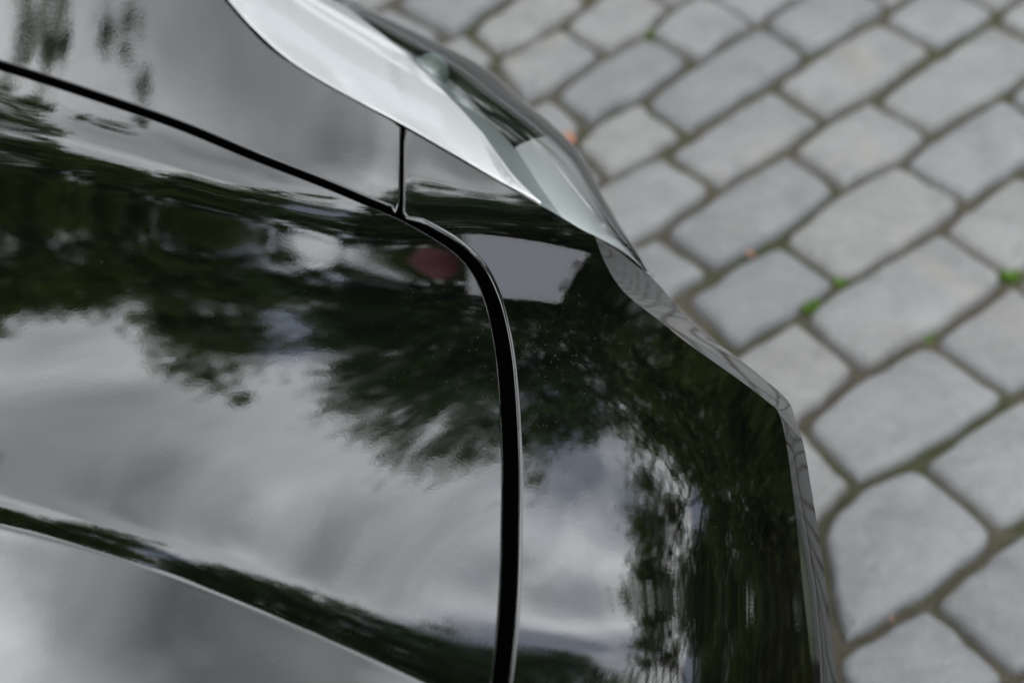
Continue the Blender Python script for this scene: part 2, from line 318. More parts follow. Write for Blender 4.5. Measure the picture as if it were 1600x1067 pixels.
# ---------------------------------------------------------------- ground: granite setts in rows
RD = R(44.2)                                   # direction of the rows on the ground
er = np.array([math.cos(RD), math.sin(RD)]); et = np.array([-math.sin(RD), math.cos(RD)])
def st_(u, v): P = on_plane(u, v, 0.)[..., :2]; return P@er, P@et
ROWS_PX = [
 [(560,115),(670,73),(728,44),(783,3),(815,-25)],
 [(640,180),(745,112),(781,82),(881,40),(910,7),(945,-20)],
 [(700,235),(815,160),(862,143),(942,78),(1016,50),(1042,13),(1085,-15)],
 [(800,275),(900,226),(912,187),(1005,156),(1087,88),(1189,33),(1240,-2)],
 [(850,330),(948,272),(1040,238),(1070,203),(1209,131),(1264,79),(1376,25),(1415,-8)],
 [(900,425),(987,374),(1034,360),(1120,289),(1238,234),(1291,181),(1363,157),(1467,71),(1557,23),(1600,-10)],
 [(980,510),(1050,465),(1116,417),(1222,370),(1313,287),(1408,255),(1454,205),(1571,148),(1630,100)],
 [(1060,610),(1145,545),(1250,493),(1316,433),(1475,356),(1510,309),(1620,245)],
 [(1150,720),(1250,655),(1343,570),(1460,530),(1580,426),(1660,385)],
 [(1180,895),(1275,820),(1330,748),(1441,722),(1580,610),(1660,575)],
 [(1220,1065),(1308,1012),(1460,940),(1566,825),(1660,770)],
 [(1330,1240),(1440,1150),(1591,1055),(1680,1000)]]
CROSS_PX = [
 [((728,44),(781,82)), ((600,100),(655,172))],
 [((881,40),(942,78)), ((770,95),(820,158))],
 [((862,143),(912,187)), ((1016,50),(1087,88))],
 [((900,226),(948,272)), ((1005,156),(1070,203)), ((1189,33),(1264,79))],
 [((1040,238),(1120,289)), ((1209,131),(1291,181)), ((1376,25),(1467,71))],
 [((1034,360),(1116,417)), ((1238,234),(1313,287)), ((1363,157),(1454,205)), ((1557,23),(1650,75)), ((925,410),(1000,495))],
 [((1222,370),(1316,433)), ((1408,255),(1510,309)), ((1571,148),(1665,205)), ((1060,460),(1150,543))],
 [((1250,493),(1343,570)), ((1475,356),(1580,426)), ((1110,565),(1190,690))],
 [((1250,655),(1330,748)), ((1460,530),(1580,610)), ((1150,720),(1215,860))],
 [((1441,722),(1566,825)), ((1275,820),(1310,1010))],
 [((1460,940),(1591,1055)), ((1290,1020),(1400,1180)), ((1640,785),(1760,900))]]
rows = []
for r_ in ROWS_PX:
    a = np.array(r_, float); s_, t_ = st_(a[:, 0], a[:, 1]); o_ = np.argsort(s_); s_, t_ = s_[o_], t_[o_]; nb = t_.copy()
    nb[1:-1] = t_[:-2]+(t_[2:]-t_[:-2])*(s_[1:-1]-s_[:-2])/(s_[2:]-s_[:-2]); rows.append([s_, .66*t_+.34*nb])
cross = []
for c_ in CROSS_PX:
    q = []
    for (a, b) in c_: sa, _ = st_(*map(float, a)); sb, _ = st_(*map(float, b)); q.append((float(sa), float(sb)))
    cross.append(sorted(q))
means = [float(np.mean(r_[1])) for r_ in rows]; W = (means[0]-means[-1])/(len(rows)-1)
EXT = 9.0
def rowline(k_):
    if 0 <= k_ < len(rows):
        s_, t_ = rows[k_]; base = means[k_]
        def f(x, s_=s_, t_=t_, base=base):
            x = np.asarray(x, float); lo = np.clip((s_[0]-x)/.5, 0, 1); hi = np.clip((x-s_[-1])/.5, 0, 1); m_ = np.maximum(lo, hi)
            return np.interp(x, s_, t_)*(1-m_)+(base+.006*np.sin(x*7+k_*2.1))*m_
        return f
    base = means[0]-W*k_ if k_ < 0 else means[-1]-W*(k_-len(rows)+1)
    return lambda x: base+.006*np.sin(np.asarray(x)*7+k_*2.1)+.004*np.sin(np.asarray(x)*17+k_*1.3)
stones = []                                    # each: four sides as points on the ground
for k_ in range(-34, len(rows)+34):
    up, lo = rowline(k_), rowline(k_+1); rr = random.Random(k_*13+5)
    ck = list(cross[k_]) if 0 <= k_ < len(cross) else [(0.4+rr.uniform(0, .2), 0.4+rr.uniform(0, .2))]
    ck = [(a, b) for a, b in ck]
    while ck[-1][0] < 6.2: d = W*rr.uniform(1.15, 1.95); q_ = (ck[-1][1]-ck[-1][0])*.6; a_ = ck[-1][0]+d; ck.append((a_, a_+q_+rr.uniform(-.01, .01)))
    while ck[0][0] > -5.2: d = W*rr.uniform(1.15, 1.95); q_ = (ck[0][1]-ck[0][0])*.6; a_ = ck[0][0]-d; ck.insert(0, (a_, a_+q_+rr.uniform(-.01, .01)))
    for (a0, b0), (a1, b1) in zip(ck[:-1], ck[1:]):
        st = [(a0, float(up(a0))), ((a0+a1)/2, float(up((a0+a1)/2))), (a1, float(up(a1))), ((a1+b1)/2, float((up(a1)+lo(b1))/2)),
              (b1, float(lo(b1))), ((b0+b1)/2, float(lo((b0+b1)/2))), (b0, float(lo(b0))), ((a0+b0)/2, float((up(a0)+lo(b0))/2))]
        P = [er*s_+et*t_ for s_, t_ in st]; stones.append(np.array(P))
def stone_mesh(P, rr):
    n = len(P); c = P.mean(0); Q = P.copy(); cr = []
    # joint: push every side in
    area = sum(P[i][0]*P[(i+1) % n][1]-P[(i+1) % n][0]*P[i][1] for i in range(n)); sg = 1 if area > 0 else -1
    if sg < 0: P = P[::-1].copy()
    # outline resampled, corners rounded by relaxation
    seg = [P[(i+1) % n]-P[i] for i in range(n)]; Ls = [np.linalg.norm(s_) for s_ in seg]; tot = sum(Ls); M_ = 96; out = []; i = 0; acc = 0.
    for j in range(M_):
        d = tot*j/M_
        while acc+Ls[i] < d: acc += Ls[i]; i += 1
        out.append(P[i]+seg[i]*((d-acc)/max(Ls[i], 1e-9)))
    O = np.array(out)
    for _ in range(9): O = .5*O+.25*(np.roll(O, 1, 0)+np.roll(O, -1, 0))
    T = np.roll(O, -1, 0)-np.roll(O, 1, 0); T /= np.linalg.norm(T, axis=1)[:, None]+1e-9; Nn = np.stack([-T[:, 1], T[:, 0]], 1)
    wob = np.array([rr.uniform(-.0036, .0036) for _ in range(M_)]); wob = (np.roll(wob, 2)+np.roll(wob, -2)+wob+np.roll(wob, 1)+np.roll(wob, -1))/3+rr.uniform(-.0012, .0022)
    O = O[::2]; Nn = Nn[::2]; wob = wob[::2]; m_ = len(O); hz = rr.uniform(-.003, .003); tx, ty = rr.uniform(-.02, .02), rr.uniform(-.02, .02)
    V = []; F = []
    mr_ = float(np.mean(np.linalg.norm(O-c, axis=1))); ins = [(.0066, -.045), (.0072, -.015), (.0088, -.0075), (.0130, -.0025), (.022, .0)]
    for d, z in ins:
        e_ = min(d, .0088); A = O+Nn*(e_+wob)[:, None]; A = A+(c-A)*((d-e_)/mr_)
        for p_ in A: V.append((p_[0], p_[1], z+hz+(p_-c)@np.array([tx, ty])+rr.uniform(-.0005, .0005)))
    A = c+(O-c)*.42
    for p_ in A: V.append((p_[0], p_[1], .0014+hz+(p_-c)@np.array([tx, ty])+rr.uniform(-.0008, .0008)))
    V.append((c[0], c[1], .0018+hz))
    for r_ in range(5):
        for j in range(m_): k2 = (j+1) % m_; F.append((r_*m_+j, r_*m_+k2, (r_+1)*m_+k2, (r_+1)*m_+j))
    for j in range(m_): F.append((5*m_+j, 5*m_+(j+1) % m_, 6*m_))
    return V, F
ground = mesh('ground', [(-260,-260,-.30),(260,-260,-.30),(260,260,-.30),(-260,260,-.30)], [(0,1,2,3)], M_lawn, None, False); tag(ground, 'lawn and soil round the cobbled yard', None, None, 'structure')
pv = mesh('cobbled_pavement', [(-16,-16,-.017),(16,-16,-.017),(16,9.2,-.017),(-16,9.2,-.017),(-16,-16,-.25),(16,-16,-.25),(16,9.2,-.25),(-16,9.2,-.25)], [(0,1,2,3),(0,4,5,1),(1,5,6,2),(2,6,7,3),(3,7,4,0)], M_joint, None, False)
tag(pv, 'pavement of grey granite setts laid in slanting rows with sandy mossy joints', None, None, 'structure')
ctr = np.array([.25, 2.25]); stones.sort(key=lambda P: np.linalg.norm((P.mean(0)-ctr)*np.array([1, .9])))
for i, P in enumerate(stones[:290]):
    rr = random.Random(i); V, F = stone_mesh(P, rr); c = P.mean(0)
    o = mesh('sett', [(x-c[0], y-c[1], z) for x, y, z in V], F, M_stone, pv); o.location = (c[0], c[1], 0)
far = MB()
for i, P in enumerate(stones[290:]):
    if np.linalg.norm(P.mean(0)-ctr) > 5.2: continue
    V, F = stone_mesh(P, random.Random(i+999)); far.add(V, F)
tag(far.build('outer_setts', M_stone, pv, True), kind='stuff')
fp = mesh('far_setts', [(-15.9,-15.9,-.003),(15.9,-15.9,-.003),(15.9,9.1,-.003),(-15.9,9.1,-.003)]+[(ctr[0]+5.1*math.cos(a), ctr[1]+5.1*math.sin(a), -.003) for a in np.linspace(0, 2*math.pi, 33)[:-1]], [], M_farpave, pv)
bm = bmesh.new(); ov = [bm.verts.new(v_) for v_ in ((-15.9,-15.9,-.003),(15.9,-15.9,-.003),(15.9,9.1,-.003),(-15.9,9.1,-.003))]; iv = [bm.verts.new((ctr[0]+5.1*math.cos(a), ctr[1]+5.1*math.sin(a), -.003)) for a in np.linspace(0, 2*math.pi, 33)[:-1]]
ed = [bm.edges.new((ov[i], ov[(i+1) % 4])) for i in range(4)]+[bm.edges.new((iv[i], iv[(i+1) % 32])) for i in range(32)]
bmesh.ops.triangle_fill(bm, use_beauty=True, edges=ed); me = bpy.data.meshes.new('far_setts'); bm.to_mesh(me); bm.free(); me.materials.append(M_farpave); fp.data = me; tag(fp, kind='stuff')
# grit in the joints, moss and grass where the photograph shows it
rr = random.Random(3); gb = MB()
def joint_points(n, xr, yr):
    out = []
    while len(out) < n:
        k_ = rr.randrange(0, min(240, len(stones))); P = stones[k_]; i = rr.randrange(len(P)); a = rr.random(); q = P[i]*(1-a)+P[(i+1) % len(P)]*a
        out.append(q+np.array([rr.gauss(0, .003), rr.gauss(0, .003)]))
    return out
for q in joint_points(5200, None, None):
    r_ = rr.uniform(.0008, .0027); a = rr.random()*6.28; z = -.0165
    V = [(q[0]+r_*math.cos(a+j*2.094)*rr.uniform(.7, 1.2), q[1]+r_*math.sin(a+j*2.094)*rr.uniform(.7, 1.2), z) for j in range(3)]+[(q[0], q[1], z+r_*rr.uniform(.8, 1.5))]
    gb.add(V, [(0,1,3),(1,2,3),(2,0,3)])
tag(gb.build('joint_grit', mat('grit', (.17, .155, .13), .9), pv, False), kind='stuff')
def tuft(px, py, n, rad, h, m=M_blade, name='grass_tuft', label=''):
    c = on_plane(float(px), float(py), -.01)[:2]; b = MB()
    for _ in range(n):
        a = rr.random()*6.28; d = rad*math.sqrt(rr.random()); x, y = c[0]+d*math.cos(a)*1.0, c[1]+d*math.sin(a)*1.0; l_ = h*rr.uniform(.5, 1.1); w_ = l_*rr.uniform(.1, .22); a2 = rr.random()*6.28; ln = rr.uniform(.2, .9)*l_
        dx_, dy_ = math.cos(a2), math.sin(a2)
        b.add([(x-dy_*w_, y+dx_*w_, -.017), (x+dy_*w_, y-dx_*w_, -.017), (x+dx_*ln*.5+dy_*w_*.8, y+dy_*ln*.5-dx_*w_*.8, -.017+l_*.65), (x+dx_*ln*.5-dy_*w_*.8, y+dy_*ln*.5+dx_*w_*.8, -.017+l_*.65), (x+dx_*ln, y+dy_*ln, -.017+l_)], [(0,1,2,3),(3,2,4)])
    o = b.build(name, m, None, False); tag(o, label, 'grass', None); return o
tuft(1266, 476, 80, .011, .011, label='bright green grass tuft in the joint at the left corner of a long sett')
tuft(1314, 436, 45, .008, .008, label='small olive green tuft where three setts meet above the long sett')
tuft(1577, 428, 100, .013, .012, label='bright green grass tuft in the joint at the right edge of the picture')
tuft(1452, 524, 30, .008, .008, label='faint dark green tuft in a joint below the right edge tuft')
tuft(1018, 52, 40, .010, .010, label='dark green tuft in a joint at the top of the pavement')
tuft(740, -2, 40, .012, .012, label='dull green tuft at the top edge beside the headlight')
def oleaf(px, py, s_, a, label, mt=None):
    c = on_plane(float(px), float(py), .0)[:2]; m_ = Matrix.Translation((c[0], c[1], -.002))@Matrix.Rotation(a, 4, 'Z')@Matrix.Rotation(.35, 4, 'X')
    pts = [(0,-1,0),(.35,-.5,.1),(.5,0,.16),(.3,.5,.1),(0,1,.05),(-.3,.5,.12),(-.5,0,.2),(-.35,-.5,.1)]
    V = [m_@Vector((x*s_, y*s_, z*s_)) for x, y, z in pts]+[m_@Vector((0, 0, .0))]
    o = mesh('fallen_leaf', V, [(i, (i+1) % 8, 8) for i in range(8)], mt or M_leafo, None, False); tag(o, label, 'leaf', None)
oleaf(890, 213, .012, .6, 'small orange fallen leaf in the joint right behind the headlight lens')
oleaf(1172, 394, .007, 1.3, 'tiny pale orange leaf scrap in the joint between two setts right of the headlight tip')
oleaf(1394, 964, .005, .2, 'rusty brown leaf scrap in the wide joint at the lower right', mat('brown_leaf', (.16, .085, .05), .7))
# ---------------------------------------------------------------- the parked car
AX = R(-20); fv = np.array([math.cos(AX), math.sin(AX)]); lv = np.array([math.sin(AX), -math.cos(AX)]); LC = -.77   # forward, rightward, centre line
def cw(sf, off, z): p = fv*sf+lv*(LC+off); return (p[0], p[1], z)      # car coordinates to world
def mir(P):
    P = np.array(P, float); d = P[..., 0]*lv[0]+P[..., 1]*lv[1]-LC; P[..., 0] -= 2*d*lv[0]; P[..., 1] -= 2*d*lv[1]; return P
car = empty('parked_car', cw(-2.2, 0, 0)); tag(car, 'glossy black car seen from above its bonnet, front corner with headlight over the cobbles', 'car')
bpy.context.view_layer.update()
def carpart(name, V, F, m, normals=None, parent=None, sm=True):
    base = np.array(car.location); o = mesh(name, np.asarray(V, float)-base, F, m, car if parent is None else parent, sm, normals)
    return o
GAPC = crom([(-560,-75),(-380,-8),(-200,45),(0,102),(150,150),(280,195),(394,242),(500,283),(570,312),(627,336),(680,364),(719,390),(749,424),(769,469),(780,513),(788,562),(793,619),(796,675),(798,740),(797,819),(795,900),(790,985),(781,1067),(768,1160),(748,1260),(722,1370),(690,1480),(650,1590),(600,1700)], 6)
def offs(line, hw):
    d = np.gradient(line, axis=0); d /= np.linalg.norm(d, axis=1)[:, None]; n = np.stack([-d[:, 1], d[:, 0]], 1); return line+n*np.asarray(hw)[:, None]
HW = np.interp(np.arange(len(GAPC)), [0, 6*8, 6*9, 6*11, 6*14, 6*22, len(GAPC)-1], [6.5, 6, 6.5, 8.5, 10.5, 12, 13])
iT = 6*9
hoodedge = offs(GAPC, HW); outedge = offs(GAPC, -HW)
E1 = [(-560,-420),(-300,-330),(0,-210),(180,-140),(290,-80),(352,0),(390,44),(430,82),(500,127),(560,160),(625,195),(700,238),(780,284),(860,328),(905,355),(929,368)]
E1d = crom(E1, 8)
i_v = int(np.argmin(abs(E1d[:, 0]-628)))
N1 = crom([(929,368),(936,388),(946,412),(962,440),(985,466),(1030,501),(1075,537),(1150,590),(1200,628),(1217,646),(1228,690),(1238,760),(1248,850),(1256,930),(1264,1000),(1270,1067),(1276,1200),(1274,1330),(1262,1450),(1248,1560),(1232,1660)], 6)
def hitxy(line): return hit(line[:, 0], line[:, 1])[:, :2]
def seg(line, r): return (hitxy(np.asarray(line, float)), r)
def inside(px, py, poly):
    c = np.zeros(px.shape, bool); n = len(poly)
    for i in range(n):
        x1, y1 = poly[i]; x2, y2 = poly[(i+1) % n]
        if y1 == y2: continue
        m = ((y1 > py) != (y2 > py)) & (px < (x2-x1)*(py-y1)/(y2-y1)+x1); c ^= m
    return c
GS = .0022
def panel(name, segs, depth=.014, flip=False):
    """segs: (xy polyline, edge radius or 0) in order round the panel"""
    pts = []; rad = []
    for s_, r in segs:
        for p in s_:
            if pts and np.linalg.norm(p-pts[-1]) < 2e-4: continue
            pts.append(p); rad.append(r)
    pts = np.array(pts); n = len(pts); ar = .5*np.sum(pts[:, 0]*np.roll(pts[:, 1], -1)-np.roll(pts[:, 0], -1)*pts[:, 1]); sg = 1 if ar > 0 else -1
    d = np.roll(pts, -1, 0)-pts; L_ = np.linalg.norm(d, axis=1); d /= L_[:, None]+1e-12; on = np.stack([d[:, 1], -d[:, 0]], 1)*sg      # outward, of the side i -> i+1
    off = np.zeros_like(pts); mt = np.zeros_like(pts)
    for i in range(n):
        a, b = on[i-1], on[i]; r1, r2 = rad[i-1], rad[i]; s_ = a+b; k = s_@s_
        m_ = 2*s_/max(k, .7); mt[i] = m_; off[i] = -m_*(r1+r2)/2
    Q = pts+off
    # grid cells inside
    lo, hi = Q.min(0)-.006, Q.max(0)+.006
    X, Y = np.meshgrid(np.arange(lo[0], hi[0]+GS, GS), np.arange(lo[1], hi[1]+GS, GS))
    cx = (X[1:, 1:]+X[:-1, :-1])/2; cyy = (Y[1:, 1:]+Y[:-1, :-1])/2; ins = inside(cx, cyy, Q)
    vi = inside(X, Y, Q); used = np.zeros(X.shape, int)
    for a in (0, 1):
        for b in (0, 1): used[a:a+ins.shape[0], b:b+ins.shape[1]] += ins
    bd = (used > 0) & (used < 4)
    bd = (used > 0) & ((used < 4) | ~vi)
    cl = np.vstack([Q, Q[:1]]); _, bx, by, _ = poly_dist(X[bd], Y[bd], cl); X[bd] = bx; Y[bd] = by
    Zp = zs(X, Y); idx = -np.ones(X.shape, int); m_ = used > 0; idx[m_] = np.arange(m_.sum())
    V = np.stack([X[m_], Y[m_], Zp[m_]], 1); NN = nrm(X[m_], Y[m_])
    J, I = np.nonzero(ins); F = np.stack([idx[J, I], idx[J, I+1], idx[J+1, I+1], idx[J+1, I]], 1)
    Vs = [V]; Ns = [NN]; Fs = [F]; base = len(V)
    # rolled edges
    K = 6
    run = []; 
    rings = []; ZQ = zs(Q[:, 0], Q[:, 1]); NQ = nrm(Q[:, 0], Q[:, 1])
    for i in range(n):
        r = max(rad[i], rad[i-1]) or .0015
        z = ZQ[i]; nn = NQ[i]; o = np.array([mt[i, 0], mt[i, 1], 0.]); o -= nn*(o@nn); ol = np.linalg.norm(o); ou = o/ol
        P0 = np.array([Q[i, 0], Q[i, 1], z]); pr = []
        for k in range(K+1):
            a = math.pi/2*k/K; pr.append((P0+ou*ol*r*math.sin(a)-nn*r*(1-math.cos(a)), ou*math.sin(a)+nn*math.cos(a)))
        pr.append((P0+ou*ol*r-nn*(r+1e-5), ou)); pr.append((P0+ou*ol*r-nn*depth, ou)); rings.append(pr)
    K2 = K+3
    RV = np.array([[p for p, _ in pr] for pr in rings]).reshape(-1, 3); RN = np.array([[q for _, q in pr] for pr in rings]).reshape(-1, 3); FF = []
    for i in range(n):
        if not (rad[i] > 0): continue
        j = (i+1) % n
        for k in range(K2-1):
            q = (i*K2+k, j*K2+k, j*K2+k+1, i*K2+k+1); FF.append(q if sg < 0 else q[::-1])
    Vs.append(RV); Ns.append(RN); Fs.append(np.array(FF)+base)
    return np.vstack(Vs), np.vstack(Ns), np.vstack(Fs)
def both(V, Nn, F):
    Vm = mir(V); Nm = Nn.copy(); dd = Nm[:, 0]*lv[0]+Nm[:, 1]*lv[1]; Nm[:, 0] -= 2*dd*lv[0]; Nm[:, 1] -= 2*dd*lv[1]
    return Vm, Nm, F[:, ::-1]
def cutc(line, w=1e9):      # keep the part on the left half and end on the centre line
    s_ = line@lv-LC; k = np.nonzero(s_ > 0)[0]
    if len(k) == 0: return line
    k = k[0]; a = s_[k-1]/(s_[k-1]-s_[k]); return np.vstack([line[:k], line[k-1]+(line[k]-line[k-1])*a])
he = cutc(hitxy(hoodedge)); oe = hitxy(outedge)
back = fv*(-1.22)+lv*LC
k0 = int(np.argmin(abs(he@fv+1.22))); he = he[k0:]
cl_pts = np.array([he[-1]+(back-he[-1])*a for a in np.linspace(0, 1, 30)[1:]])
bk_pts = np.array([back+(he[0]-back)*a for a in np.linspace(0, 1, 20)[1:-1]])
hV, hN, hF = panel('bonnet', [(he, .0016), (cl_pts, 0), (bk_pts, 0)])
mV, mN, mF = both(hV, hN, hF)
bonnet = carpart('bonnet', np.vstack([hV, mV]), np.vstack([hF, mF+len(hV)]), M_paint, np.vstack([hN, mN]))
# front wing
vg_x = lambda v: np.interp(v, [190, 330], [628.5, 626.5])
vl = np.array([(vg_x(v)-1.9, v) for v in np.linspace(326, 199, 12)]); vr = np.array([(vg_x(v)+2.0, v) for v in np.linspace(205, 331, 12)])
upp = outedge[:iT-1]; upp = upp[upp[:, 0] < 617]; upp = upp[hitxy(upp)@fv > -1.22]
e1a = E1d[:i_v]; e1a = e1a[::-1]; e1a = e1a[(e1a[:, 0] < 620)]; e1a_xy = hitxy(e1a); kk = e1a_xy@fv > -1.22; e1a_xy = e1a_xy[kk]
wV, wN, wF = panel('front_wing', [(hitxy(upp), .0016), (hitxy(np.vstack([[617.5, 331], vl[1:], [623, 196]])), .0014), (e1a_xy, .0014), (np.array([e1a_xy[-1]+(hitxy(upp[:1])[0]-e1a_xy[-1])*a for a in np.linspace(0, 1, 12)[1:-1]]), 0)])
wing = carpart('front_wing', wV, wF, M_paint, wN); a_, b_, c_ = both(wV, wN, wF); carpart('front_wing', a_, c_, M_paint, b_)
# bumper: top face, chamfered nose edge, fascia down to the sill
rt = outedge[iT:]; rt = rt[rt[:, 1] > 341]; rt_xy = cutc(hitxy(rt)); n1xy = cutc(hitxy(N1))
e1b = E1d[i_v:][::-1]; e1b = e1b[(e1b[:, 0] > 636) & (e1b[:, 0] < 926)]
cc = np.array([rt_xy[-1]+(n1xy[-1]-rt_xy[-1])*a for a in np.linspace(0, 1, 16)[1:-1]])
bV, bN, bF = panel('bumper', [(hitxy(np.array([(634.5, 340.)])), .0022), (rt_xy, .0034), (cc, 0), (n1xy[::-1], 0), (hitxy(e1b), .0014), (hitxy(np.vstack([[633.5, 200], vr[1:]])), .0022)])
PAIR = [((929,368),(934,371),.003), ((936,388),(975,394),.022), ((946,412),(1011,426),.04), ((962,440),(1040,457),.052), ((985,466),(1062,486),.055), ((1030,501),(1099,522),.055), ((1075,537),(1142,551),.052),
        ((1150,590),(1200,597),.042), ((1200,628),(1231,626),.034), ((1217,646),(1243,654),.025), ((1228,690),(1256,696),.017), ((1238,760),(1268,765),.017), ((1248,850),(1282,850),.018), ((1256,930),(1293,930),.0185), ((1264,1000),(1301,1000),.0185), ((1270,1067),(1307,1067),.0185), ((1276,1200),(1312,1200),.019), ((1274,1330),(1312,1330),.024), ((1262,1450),(1304,1450),.03), ((1248,1560),(1292,1560),.03), ((1232,1660),(1278,1660),.03)]
pa = np.array([[*p, *q, d] for p, q, d in PAIR], float); pa = crom(pa, 5)
T_ = np.linspace(0, 1, 9); z1 = hit(pa[:, 0], pa[:, 1])[:, 2]
CH = np.array([[on_plane(a[0]*(1-t_)+a[2]*t_, a[1]*(1-t_)+a[3]*t_, z1[i]-a[4]*(.8*t_+.2*t_*t_)) for t_ in T_] for i, a in enumerate(pa)])
kc = [i for i in range(len(CH)) if CH[i, -1, :2]@lv-LC < .01]; CH = CH[:max(kc)+1]
CH[:, 0, 2] += .0001; CH[-1, :, :2] += ((LC-CH[-1, :, :2]@lv)[:, None])*lv
def gridfaces(n, m, flip=False):
    a = np.arange(n*m).reshape(n, m); F = np.stack([a[:-1, :-1], a[1:, :-1], a[1:, 1:], a[:-1, 1:]], -1).reshape(-1, 4); return F[:, ::-1] if flip else F
def gridnormals(G, up=None):
    du = np.gradient(G, axis=0); dv = np.gradient(G, axis=1); n = np.cross(du, dv); n /= np.linalg.norm(n, axis=-1, keepdims=True)+1e-12
    return n
def outward(G, F, Nn, ref):
    if (Nn[G.shape[0]//2, G.shape[1]//2]@np.array(ref)) < 0: return F[:, ::-1], -Nn
    return F, Nn
nC = gridnormals(CH); fC = gridfaces(*CH.shape[:2]); fC, nC = outward(CH, fC, nC, (.6, .2, .5))
# lens pairs: inner edge, outer silhouette, fall
LP = [((180,-140),(330,-190),.10,0), ((290,-80),(430,-95),.10,0), ((352,0),(545,-2),.095,0), ((395,48),(620,35),.09,0), ((450,96),(700,73),.085,0), ((525,142),(765,110),.08,0), ((625,195),(820,158),.075,0), ((700,238),(866,196),.07,0), ((780,284),(905,237),.065,0), ((850,322),(938,296),.05,0), ((900,352),(966,346),.036,0), ((927,368),(990,382),.028,.002),
      ((950,384),(1004,405),.022,.011), ((973,398),(1015,424),.017,.021), ((996,416),(1026,438),.011,.033), ((1008,428),(1032,447),.007,.040)]
lp = crom(np.array([[p[0]+3.3, p[1]-6, *q, d, e_] for p, q, d, e_ in LP], float), 6); i_in = np.array([on_plane(a[0], a[1], hit(a[0:1], a[1:2])[0, 2]-a[5]) for a in lp])
def lens_surface(t_, depth=0., drop=1.):
    """t_: 0 at the wing, 1 at the outer silhouette; depth: distance below the cover"""
    out = []
    for i, a in enumerate(lp):
        A = i_in[i]-np.array([0, 0, .0012]); B = on_plane(a[2], a[3], A[2]-a[4]); row = []
        for q in np.atleast_1d(t_):
            P = A*(1-q)+B*q; P[2] = A[2]-a[4]*(.30*q+.70*q**2.6); row.append(P-np.array([0, 0, depth]))
        out.append(row)
    return np.array(out)
LS = lens_surface(np.linspace(0, 1, 22)); nL = gridnormals(LS); fL = gridfaces(*LS.shape[:2]); fL, nL = outward(LS, fL, nL, (0, .2, 1))
# fascia below lens and nose edge
rim = np.vstack([LS[:-1, -1], CH[17:, -1]])
dr = np.gradient(rim[:, :2], axis=0); dr /= np.linalg.norm(dr, axis=1)[:, None]; ono = np.stack([-dr[:, 1], dr[:, 0]], 1)
if ono[len(ono)//2]@np.array([.8, .6]) < 0: ono = -ono
FA = []
for i, p in enumerate(rim):
    row = []
    for dz, o_ in ((-.001, -.001), (-.02, .001), (-.05, .002), (-.12, .0), (-.22, -.012), (-.30, .002), (-.38, .006), (-.45, -.02)):
        row.append((p[0]+ono[i, 0]*o_, p[1]+ono[i, 1]*o_, max(p[2]+dz, .17)))
    FA.append(row)
FA = np.array(FA); FA[-1, :, :2] += ((LC-FA[-1, :, :2]@lv)[:, None])*lv; nF_ = gridnormals(FA); fF = gridfaces(*FA.shape[:2]); fF, nF_ = outward(FA, fF, nF_, (.7, .4, 0))
def stack(parts):
    V = []; Nn = []; F = []; b = 0
    for v, n_, f in parts: V.append(v.reshape(-1, 3)); Nn.append(n_.reshape(-1, 3)); F.append(f+b); b += len(V[-1])
    return np.vstack(V), np.vstack(Nn), np.vstack(F)
bumper_l = stack([(bV, bN, bF), (CH, nC, fC), (FA, nF_, fF)]); bm_ = both(*bumper_l)
bumper = carpart('front_bumper', np.vstack([bumper_l[0], bm_[0]]), np.vstack([bumper_l[2], bm_[2]+len(bumper_l[0])]), M_paint, np.vstack([bumper_l[1], bm_[1]]))
# black channel under the shut lines, their shade put into its colour
def channel(cx_, half, z_, name):
    P = hit(cx_[:, 0], cx_[:, 1]); d = np.gradient(P[:, :2], axis=0); d /= np.linalg.norm(d, axis=1)[:, None]; n = np.stack([-d[:, 1], d[:, 0]], 1); G = []
    for i, p in enumerate(P):
        G.append([(p[0]+n[i, 0]*o_*half, p[1]+n[i, 1]*o_*half, p[2]-dz) for o_, dz in ((-1, .012), (-.9, .022), (0, .026), (.9, .022), (1, .012))])
    G = np.array(G); return G
chp = [channel(GAPC[GAPC[:, 1] < 1500], .016, 0, ''), channel(np.array([(vg_x(v), v) for v in np.linspace(196, 338, 12)]), .012, 0, ''), channel(E1d[(E1d[:, 0] > 180) & (E1d[:, 0] < 928)], .010, 0, '')]
cs = stack([(G, gridnormals(G), gridfaces(*G.shape[:2])) for G in chp]); carpart('shut_line_channel', cs[0], cs[2], M_black)
# headlight: clear cover over a pale reflector band, smoked housing, projector discs and trims
hl = bpy.data.objects.new('headlight', None); col.objects.link(hl); hl.parent = car
def hlpart(name, V, F, m, sm=True, normals=None): return carpart(name, V, F, m, normals, hl, sm)
hlpart('lens_cover', LS.reshape(-1, 3), fL, M_lens, True, nL.reshape(-1, 3))
nrow = len(lp)
def tcurve(pts):     # fraction across the lamp as a function of the row, given in tenths of the row list
    return np.interp(np.arange(nrow)/6., [p[0] for p in pts], [p[1] for p in pts])
def inner(t0, t1, depth0, depth1, m, name, n=10, bulge=0., rows_=None, ridge=0.):
    rr_ = range(nrow) if rows_ is None else range(*rows_); G = []
    for i in rr_:
        row = []
        for q in np.linspace(0, 1, n):
            tt = t0[i]*(1-q)+t1[i]*q; P = lens_row(i, tt); row.append(P-np.array([0, 0, (depth0*(1-q)+depth1*q)*min(1, max(.12, (14.6-i/6)/5.))-bulge*math.sin(math.pi*q)+ridge*((i/17.+q*.5) % 1.0)*math.sin(math.pi*q)]))
        G.append(row)
    G = np.array(G); nn = gridnormals(G); f = gridfaces(*G.shape[:2]); f, nn = outward(G, f, nn, (0, 0, 1)); return hlpart(name, G.reshape(-1, 3), f, m, True, nn.reshape(-1, 3))
